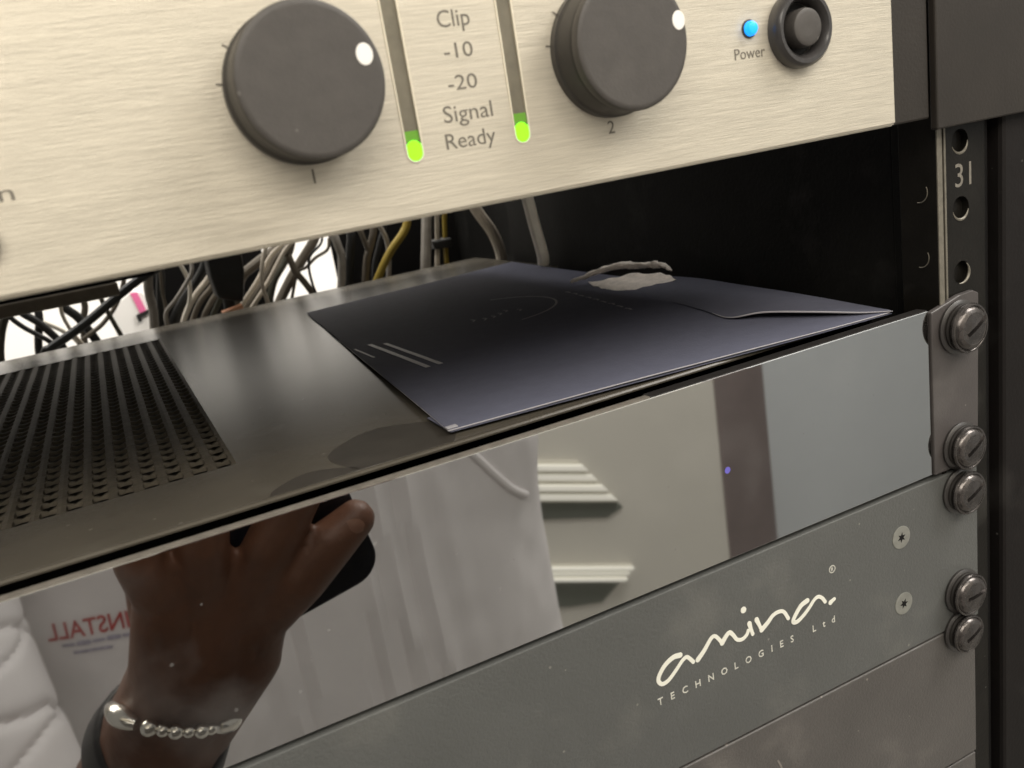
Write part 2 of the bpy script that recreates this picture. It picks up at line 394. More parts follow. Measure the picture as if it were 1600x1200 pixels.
knob(-155.9, 68.2, (-147.3, 70.9))
knob(-98.9, 67.9, (-89.3, 70.5))
for body, x, z, h, w in (('Clip', -128.0, 75.6, 2.7, 5.9), ('-10', -128.0, 71.0, 2.4, 5.3), ('-20', -128.2, 65.9, 2.4, 5.4),
                         ('Signal', -128.1, 60.6, 2.7, 9.2), ('Ready', -128.4, 56.2, 2.6, 9.4), ('Power', -66.2, 64.1, 2.1, 7.6),
                         ('1', -156.7, 54.7, 2.3, None), ('2', -100.0, 54.6, 2.3, None), ('In', -200.8, 59.4, 2.3, 3.2)):
    text_mesh('lettering', body, x, z, h, -4.04, amp, M['print_grey'], width=w, depth=0.05)
MB().lathe(-66.0, 68.5, [(1.75, -4.0), (1.75, -4.2), (1.4, -4.3)], 28).build('led_rim', M['knob_side'], amp)
MB().lathe(-66.0, 68.5, [(1.42, -4.1), (1.4, -4.9), (1.1, -5.4), (0.5, -5.65)], 28).build('power_light', M['blue'], amp)
MB().lathe(-206.6, 53.6, [(3.8, -4.05), (3.8, -5.2), (3.3, -5.7)], 32).build('jack_socket', M['black_plastic'], amp)
# power button: turned ring, dark well, domed push button
ring = MB(); n = 56
prof = [(7.4, -4.05), (7.5, -5.4), (7.3, -6.4), (6.7, -7.0), (6.0, -7.0), (5.3, -6.2), (5.0, -5.0), (4.95, -4.1)]
vs = []; fs = []
for r_, y in prof:
    for k in range(n): a = 2*math.pi*k/n; vs.append((-54.0+r_*math.cos(a), y, 67.2+r_*math.sin(a)))
for i in range(len(prof)-1):
    for k in range(n): a = i*n+k; b = i*n+(k+1) % n; fs.append((a, b, b+n, a+n))
ring.add(vs, fs, 0, True)
pr = ring.build('button_ring', mat('ring_grey', (0.040, 0.037, 0.036), 0.30, coat=0.15, bump=0.1), amp)
MB().lathe(-54.0, 67.2, [(4.95, -4.02), (4.9, -4.08)], 40).build('button_well', M['dark_metal'], pr)
MB().lathe(-54.0, 67.2, [(3.7, -4.1), (3.75, -6.6), (3.5, -7.3), (2.8, -7.6), (1.0, -7.45)], 40).build('power_button', M['knob'], pr)

# ================================================================ black media unit, 1U
unit = empty('media_unit', (-240, 120, -44), 'glossy black media unit with mirror front and slotted vented top, under the envelope', 'media player')
VX1, VX0, VY0, VY1 = -176.0, -301.0, 40.0, 258.4
ts = MB().box(-456, VX0, 12, 300, -1.9, -1).box(VX1, -19, 12, 205, -1.9, -1).box(VX1, -5, 205, 300, -1.9, -1).box(VX0, VX1, 12, VY0, -1.9, -1).box(VX0, VX1, VY1, 300, -1.9, -1)
# rounded front lip, extruded along x
lp = [(12.0, -1.0), (11.6, -0.75), (11.0, -0.65), (10.4, -0.8), (10.0, -1.2), (9.8, -1.9), (9.8, -6), (9.8, -42)]
lp = [(12.0, -1.0), (11.6, -0.75), (11.0, -0.65), (10.5, -0.75), (10.2, -1.1), (10.3, -1.5), (10.8, -1.8), (12.0, -1.9)]
ts.add([(x, y, z) for x in (-456, -15) for y, z in lp], [(i, i+1, len(lp)+i+1, len(lp)+i) for i in range(len(lp)-1)], 0, True)
ts.box(-456, -5, 299, 300, -42, -1.9).box(-456, -5, 12, 300, -42.6, -42).box(-456, -455, 12, 299, -42, -1.9)
ts.build('case', M['chassis'], unit)
MB().box(-20, -19.2, 12.5, 299, -42, -2.0).build('case_side', M['dark_metal'], unit)
MB().box(-450, -8, 14, 298, -14, -13.5).build('inner_board', M['dark_metal'], unit)
for sx_, sy_, r_ in ((-146, 22, 13.5), (-165, 10.5, 9.0)):  # dark discs: reflections of the underside vents painted on the case top
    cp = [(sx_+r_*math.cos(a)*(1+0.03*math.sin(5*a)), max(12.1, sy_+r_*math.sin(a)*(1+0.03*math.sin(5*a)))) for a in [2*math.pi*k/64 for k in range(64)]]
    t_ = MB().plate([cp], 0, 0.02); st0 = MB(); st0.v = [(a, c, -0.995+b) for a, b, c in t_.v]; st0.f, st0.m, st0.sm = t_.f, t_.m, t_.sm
    st0.build('round_reflection', M['vent_reflection'], unit)
vg = MB(); cw = 5.0; rows = 38; ch = (VY1-VY0)/rows
for i in range(25):
    for j in range(rows):
        cx = VX1-cw*(i+0.5); cy = VY0+ch*(j+0.5)
        out = [(cx+cw/2*a, cy+ch/2*b) for a, b in ((1, 0), (1, 1), (0, 1), (-1, 1), (-1, 0), (-1, -1), (0, -1), (1, -1))]
        inn = [(cx+1.70*a, cy+2.45*b) for a, b in ((1, 0), (.86, .86), (0, 1), (-.86, .86), (-1, 0), (-.86, -.86), (0, -1), (.86, -.86))]
        v = [(x, y, -1.0 if k not in (2, 6) else -1.5) for k, (x, y) in enumerate(out)]+[(x, y, -1.15 if k not in (2, 6) else -1.6) for k, (x, y) in enumerate(inn)]+[(x, y, -2.2) for x, y in inn]
        f = [(k, (k+1) % 8, 8+(k+1) % 8, 8+k) for k in range(8)]+[(8+k, 8+(k+1) % 8, 16+(k+1) % 8, 16+k) for k in range(8)]
        vg.add(v, f)
vg.build('vent_grille', M['grille'], unit, kind='stuff')
MB().box(-460, -13.9, 0.0, 3.0, -43.7, -0.35).build('fascia', M['fascia'], unit, bevel=0.12)
MB().box(-460, -96, 0.15, 2.0, -0.35, -0.05).build('fascia_edge', M['fascia_edge'], unit)
MB().box(-95.9, -14.2, 0.15, 3.0, -0.35, -0.05).build('fascia_edge', M['black_plastic'], unit)  # right stretch of the same edge, simply coloured dark
MB().box(-456, -14, 3.0, 9.7, -10, -9).build('gap_strip', M['dark_metal'], unit)
# ear with its softly rolled top corner
ep = [(-13.6, -43.9), (2.6, -43.9), (3.4, 0.6), (1.5, 1.6), (-4, 1.4), (-9, 0.2), (-13.6, -0.8)]
MB().plate([ep], -0.6, 1.0).build('rack_ear', M['ear'], unit, bevel=0.35, seg=3)
MB().lathe(-78.2, -22.2, [(0.8, -0.02), (0.7, -0.04)], 16).build('violet_speck', M['violet'], unit)  # small glowing violet disc set on the mirror front

# ================================================================ amplifier with the logo
lo = empty('logo_amplifier', (-240, 60, -91), 'grey green amplifier front with off white amina lettering, below the mirror front', 'amplifier')
MB().box(-482, 2.4, -0.3, 2.6, -91.0, -45.0).build('faceplate', M['panel_green'], lo, bevel=0.25)
MB().box(-450, -16, 2.6, 250, -90.5, -45.5).build('chassis', M['dark_metal'], lo)
W = 1.28; Y0, Y1 = -0.29, -0.40
lg = MB()
for si, st in enumerate([[(-96.6, -61.9), (-98.6, -61.7), (-101.2, -62.9), (-103.1, -65.3), (-102.4, -67.0), (-100.6, -66.9), (-98.2, -65.2), (-96.3, -63.6), (-95.0, -63.1), (-94.2, -63.8), (-93.3, -65.1)],
           [(-92.0, -65.1), (-90.0, -63.5), (-87.8, -61.3), (-86.6, -61.1), (-85.6, -62.3), (-84.8, -63.7)],
           [(-84.8, -63.7), (-83.4, -62.3), (-82.3, -61.9), (-81.4, -63.0), (-80.4, -64.6), (-78.9, -65.1), (-77.6, -64.5), (-77.0, -63.6)],
           [(-76.5, -61.9), (-76.2, -63.4), (-75.8, -65.0)],
           [(-74.3, -61.7), (-73.7, -63.3), (-73.1, -65.0)],
           [(-73.1, -65.0), (-71.2, -63.9), (-69.4, -62.6), (-67.6, -62.3), (-66.0, -62.9), (-64.8, -65.2)],
           [(-58.5, -62.8), (-60.6, -63.4), (-62.6, -65.3), (-63.4, -66.7), (-62.2, -67.2), (-60.2, -66.4), (-58.0, -64.9), (-56.4, -63.5), (-55.0, -63.1), (-53.8, -63.9), (-52.9, -65.3)],
           [(-51.2, -66.2), (-49.9, -65.7)]]):
    q = smooth([(x, 0, z) for x, z in st], 6); q = [(v.x, v.z) for v in q]
    lg.ribbon(q, W, Y0, Y1-0.007*si, taper=[1-0.28*abs(math.sin(2.2*i/len(q))) for i in range(len(q))])
lg.lathe(-77.8, -57.7, [(0.85, Y0), (0.85, Y1)], 8, 0, False)
lg.build('script_logo', M['logo'], lo)
tm = [('T', -103.3), ('E', -99.9), ('C', -96.4), ('H', -92.7), ('N', -88.9), ('O', -85.0), ('L', -81.4), ('O', -77.7), ('G', -73.9), ('I', -70.5), ('E', -67.4), ('S', -64.1), ('L', -56.9), ('t', -53.7), ('d', -50.6)]
letters('small_lettering', tm, -71.2, 1.8, -0.34, lo, M['logo_small'], 0.95, bold=0.012)
rg = MB().plate([circle(-49.9, -57.4, 1.05, 24), circle(-49.9, -57.4, 0.82, 24)], -0.36, -0.30)
rg.build('registered_ring', M['logo_small'], lo)
letters('registered_letter', [('R', -49.9)], -57.4, 1.0, -0.34, lo, M['logo_small'], 1.0, bold=0.02)
for z, a0 in ((-57.1, 20), (-76.3, 65)):
    fs_ = MB().lathe(-26.2, z, [(3.1, -0.28), (3.1, -0.42), (2.85, -0.5)], 32).build('countersunk_screw', M['flat_screw'], lo)
    cr = []
    for k in range(12):
        a = math.radians(a0+30*k); r_ = 1.45 if k % 2 == 0 else 0.65
        cr.append((-26.2+r_*math.cos(a), z+r_*math.sin(a)))
    MB().plate([cr], -0.54, -0.49).build('star_recess', M['dark_metal'], fs_)

# ================================================================ lowest panel
bp_ = empty('lower_unit', (-240, 60, -136), 'grey brown dusty metal rack panel with no lettering, lowest in view', 'rack panel')
MB().box(-482, 1.2, -0.2, 2.6, -136, -91.7).build('faceplate', M['panel_brown'], bp_, bevel=0.5, seg=3)
MB().box(-450, -16, 2.6, 250, -135.5, -92.5).build('chassis', M['dark_metal'], bp_)
MB().box(-482, 1.0, 0, 2.6, -240, -136.8).build('lower_lip', M['panel_brown'], bp_, bevel=0.3)
# light scratches in its paint
for sx_, sz_, dx, dz in ((-71.5, -103.5, 1.2, -3.6), (-78.5, -104.0, -0.8, -7.0)):
    MB().ribbon([(sx_, sz_), (sx_+dx*0.6, sz_+dz*0.5), (sx_+dx, sz_+dz)], 0.22 if dx < 0 else 0.5, -0.23, -0.2).build('scratch', mat('scratch', (0.2, 0.18, 0.16), 0.5), bp_)

# ================================================================ rack screws
def screw(z, slot_deg, label, tilt=0.0, r=5.9, x=-4.6, h=1.25):
    t = empty('rack_screw', (x, 0, z), label, 'screw', 'slotted screws down the right rack ears')
    y = -0.6 if z > -44 else -0.3
    MB().lathe(x, z, [(r*1.05, y-0.02), (r*1.08, y-0.7), (r*0.98, y-1.15), (r*0.9, y-1.2)], 40).build('washer', M['washer'], t)
    MB().lathe(x, z, [(r*0.93, y-1.1*h), (r*0.93, y-1.5*h), (r*0.86, y-1.55*h)], 40).build('screw_collar', M['washer'], t)
    hb = MB(); n = 48
    prof = [(r*0.80, -1.4), (r*0.88, -1.6), (r*0.97, -2.1), (r*1.0, -2.5), (r*0.97, -2.8), (r*0.90, -2.85), (r*0.86, -2.7), (r*0.82, -3.05), (r*0.76, -3.3), (r*0.64, -3.5), (r*0.60, -3.42), (r*0.35, -3.62), (r*0.10, -3.68)]
    sd = math.radians(slot_deg); cs, sn = math.cos(sd), math.sin(sd)
    vs = []; fs = []
    for rr, yy in prof:
        for k in range(n):
            a = 2*math.pi*k/n; px, pz = rr*math.cos(a), rr*math.sin(a)
            vs.append((x+px, y+yy*h, z+pz))
    for i in range(len(prof)-1):
        for k in range(n): a = i*n+k; b = i*n+(k+1) % n; fs.append((a, b, b+n, a+n))
    fs += [tuple((len(prof)-1)*n+k for k in range(n))[::-1]]
    hb.add(vs, fs, 0, True)
    hd = hb.build('screw_head', M['screw'], t)
    # the driver slot is cut as real geometry
    L_ = r*1.1; w = 0.55; q = [(L_, w), (-L_*0.4, w), (-L_*0.4, -w), (L_, -w)]
    q = [(x+a*cs-b*sn, z+a*sn+b*cs) for a, b in q]
    cut = MB().plate([q], y-2.75*h, y-7*h).build('slot_cutter', M['washer'], None)
    cut.location = cut.location
    md = hd.modifiers.new("slot", 'BOOLEAN'); md.operation = 'DIFFERENCE'; md.solver = 'EXACT'; md.object = cut
    hd.modifiers.move(len(hd.modifiers)-1, 0)
    dg = bpy.context.evaluated_depsgraph_get(); dg.update()
    me = bpy.data.meshes.new_from_object(hd.evaluated_get(dg)); hd.modifiers.clear(); hd.data = me
    bpy.data.objects.remove(cut)
    return t
screw(-6.35, 28, 'slotted steel screw at the top of the mirror fronted unit ear, highest of all', r=6.3, h=1.4)
screw(-38.1, 30, 'slotted screw at the bottom of the mirror fronted unit ear')
screw(-50.8, 24, 'slotted screw at the top of the grey green lettered panel')
screw(-80.8, 4, 'slotted screw at the bottom of the lettered panel with a level slot', r=6.0)
screw(-92.6, 22, 'slotted screw on the dusty lowest panel, lowest of all', r=5.6, x=-5.6)

# ================================================================ envelope
def env_z(x, y):
    return 0.25-0.85*min(1, max(0, y/200.0))+0.12*math.sin(x*0.05+y*0.03)
env = empty('paper_envelope', (-80, 110, 0), 'dark navy paper envelope with an embossed ring and torn open flap, on the black unit', 'envelope')
C0, C1, C2, C3 = Vector((-135.5, 16.4)), Vector((-19.9, 6.2)), Vector((-8.0, 247.1)), Vector((-116.2, 232.1))
g = MB(); nx, ny = 40, 50; vs = []
for j in range(ny+1):
    for i in range(nx+1):
        a, b = i/nx, j/ny
        q = C0*(1-a)*(1-b)+C1*a*(1-b)+C2*a*b+C3*(1-a)*b
        x = q.x+0.25*noise.noise(Vector((b*6, 3, 0)))*(1 if i in (0,) else 0)
        vs.append((x, q.y, env_z(q.x, q.y)+0.12*noise.noise(Vector((q.x*.03, q.y*.03, 1)))))
fs = [(j*(nx+1)+i, j*(nx+1)+i+1, (j+1)*(nx+1)+i+1, (j+1)*(nx+1)+i) for j in range(ny) for i in range(nx)]
g.add(vs, fs, 0, True)
eo = g.build('envelope_front', M['envelope'], env)
sd = eo.modifiers.new("thick", 'SOLIDIFY'); sd.thickness = 0.40*S; sd.offset = 0
eo.modifiers.move(len(eo.modifiers)-1, 0)
# back sheet, peeking out below the front edge
g = MB(); vs = []
for j in range(2):
    for i in range(nx+1):
        a = i/nx; q = C0*(1-a)+C1*a
        vs.append((q.x+0.4, q.y+(-0.35 if j == 0 else 14), env_z(q.x, q.y)-0.5-0.2*math.sin(a*3.1)))
g.add(vs, [(i, i+1, nx+2+i, nx+1+i) for i in range(nx)], 0, True)
bo = g.build('envelope_back', M['envelope'], env); sd = bo.modifiers.new("thick", 'SOLIDIFY'); sd.thickness = 0.2*S; bo.modifiers.move(len(bo.modifiers)-1, 0)
ef = [C0*(1-a)+C1*a for a in [i/40 for i in range(41)]]
MB().tube([(q.x, q.y-0.05, env_z(q.x, q.y)-0.05+0.12*noise.noise(Vector((q.x*.03, q.y*.03, 1)))) for q in ef], 0.16, 6).build('cut_edge', M['paper_edge'], env)
MB().tube([(C0.x*(1-a)+C3.x*a, C0.y*(1-a)+C3.y*a, env_z(C0.x*(1-a)+C3.x*a, C0.y*(1-a)+C3.y*a)-0.05) for a in [i/30 for i in range(20)]], 0.10, 6).build('cut_edge', M['envelope_print'], env)
MB().box(-135.7, -133.2, 16.2, 17.9, 0.45, 0.72).build('worn_corner', M['paper_edge'], env, bevel=0.12)
# lifted flap along the right hand side
Lc = smooth([(-32.3, 106.7, -0.5), (-35.4, 77.7, 0.3), (-40.0, 54.0, 0.7), (-43.1, 39.1, 0.7), (-38.8, 30.5, 2.0), (-32.7, 19.6, 1.8), (-25.5, 10.2, 0.9), (-19.7, 5.5, 0.4)], 6)
Rc = smooth([(-7.7, 132.4, -0.5), (-8.0, 110.7, 0.4), (-9.3, 93.2, 0.9), (-12.2, 72.6, 1.1), (-14.7, 50.0, 1.2), (-16.7, 32.4, 1.1), (-18.2, 19.6, 0.9), (-19.3, 7.0, 0.6)], 6)
g = MB(); vs = []; K = 10
for l_, r_ in zip(Lc, Rc):
    for k in range(K+1):
        t = k/K; q = l_*(1-t)+r_*t; vs.append((q.x, q.y, q.z+0.9*math.sin(math.pi*t)*(l_-r_).length/40))
n = len(Lc)
g.add(vs, [(i*(K+1)+k, i*(K+1)+k+1, (i+1)*(K+1)+k+1, (i+1)*(K+1)+k) for i in range(n-1) for k in range(K)], 0, True)
fo = g.build('envelope_flap', M['envelope_flap'], env); sd = fo.modifiers.new("thick", 'SOLIDIFY'); sd.thickness = 0.22*S; fo.modifiers.move(len(fo.modifiers)-1, 0)
MB().tube([q+Vector((0, -0.1, 0.05)) for q in Lc[14:]], [0.10+0.16*math.sin(math.pi*i/(len(Lc)-15)) for i in range(len(Lc)-14)], 6).build('cut_edge', M['paper_edge'], fo)
# torn pale lining, standing against the side panel
tu = smooth([(-33.5, 144.6, 2.4), (-29.8, 139.7, 3.6), (-23.6, 136.8, 5.0), (-18.4, 131.8, 6.0), (-13.9, 123.6, 5.6), (-11.8, 114.4, 5.8), (-13.2, 106.1, 4.4)], 7)
tu = [Vector((q.x, q.y-1.0, q.z-0.6)) for q in tu]
rr_ = [0.28+1.25*math.sin(math.pi*min(1, i/(len(tu)-1)*1.02))**0.6*(0.75+0.5*i/(len(tu)-1))*(0.8+0.35*noise.noise(Vector((i*.35, 0, 0)))) for i in range(len(tu))]
tb = MB().tube(tu, [max(0.25, abs(q)) for q in rr_], 12)
tb.v = [(x+1.1*noise.noise(Vector((x, y, z))*.45), y+1.3*noise.noise(Vector((y, z, x))*.45), z+0.5*noise.noise(Vector((z, x, y))*.5)) for x, y, z in tb.v]
tb.build('torn_roll', M['torn'], env)
lw = smooth([(-30.0, 135.3, 1.0), (-24.8, 129.3, 2.0), (-19.7, 122.2, 2.7), (-15.1, 113.1, 2.7), (-14.1, 105.9, 2.4)], 6)
lf = smooth([(-31.6, 123.0, -0.1), (-31.1, 111.8, -0.1), (-26.0, 103.6, 0.0), (-19.8, 101.7, 0.6), (-15.7, 99.7, 1.2)], 6)
g = MB(); vs = []
for a, b in zip(lw, lf):
    for k in range(7): t = k/6; q = a*(1-t)+b*t; vs.append((q.x, q.y, q.z+0.9*noise.noise(q*.25)))
g.add(vs, [(i*7+k, i*7+k+1, (i+1)*7+k+1, (i+1)*7+k) for i in range(len(lw)-1) for k in range(6)], 0, True)
to = g.build('torn_lining', M['torn'], env); sd = to.modifiers.new("thick", 'SOLIDIFY'); sd.thickness = 0.25*S; to.modifiers.move(len(to.modifiers)-1, 0)
# faint glossy print: ring, two rules, small dashes
def on_env(name, pts, w):
    mb = MB(); P = [Vector(q) for q in pts]; vs = []
    for i, q in enumerate(P):
        t = (P[min(i+1, len(P)-1)]-P[max(i-1, 0)]).normalized(); nn = Vector((-t.y, t.x))*w/2
        for s_ in (1, -1):
            a = q+nn*s_; vs.append((a.x, a.y, env_z(a.x, a.y)+0.12*noise.noise(Vector((a.x*.03, a.y*.03, 1)))+0.27))
    mb.add(vs, [(2*i, 2*i+1, 2*i+3, 2*i+2) for i in range(len(P)-1)])
    o = mb.build(name, M['envelope_print'], env); sd = o.modifiers.new("thick", 'SOLIDIFY'); sd.thickness = 0.03*S; return o
on_env('printed_ring', [(-75.3+26*math.cos(a), 132.3+26*math.sin(a)) for a in [math.radians(-85+5*k) for k in range(30)]], 0.8)
on_env('printed_rule', [(-117.9-0.05*k, 75.0+2.3*k) for k in range(24)], 1.5)
on_env('printed_rule', [(-114.1-0.05*k, 75.0+2.3*k) for k in range(22)], 1.4)
on_env('printed_rule', [(-124.3-0.05*k, 105.2+2.3*k) for k in range(10)], 0.7)
for k in range(9):
    x, y = -48.0+0.9*k, 79.2+6.4*k
    on_env('printed_dash', [(x, y), (x+0.9+random.uniform(-.5, .5), y+2.4), (x+0.3, y+4.2)], 0.75)
for k in range(6):
    x, y = -83.7+3.4*k, 122.9+random.uniform(-3, 3)
    on_env('printed_dash', [(x, y), (x+1.6, y+1.8), (x+1.0, y+4.0)], 0.55)

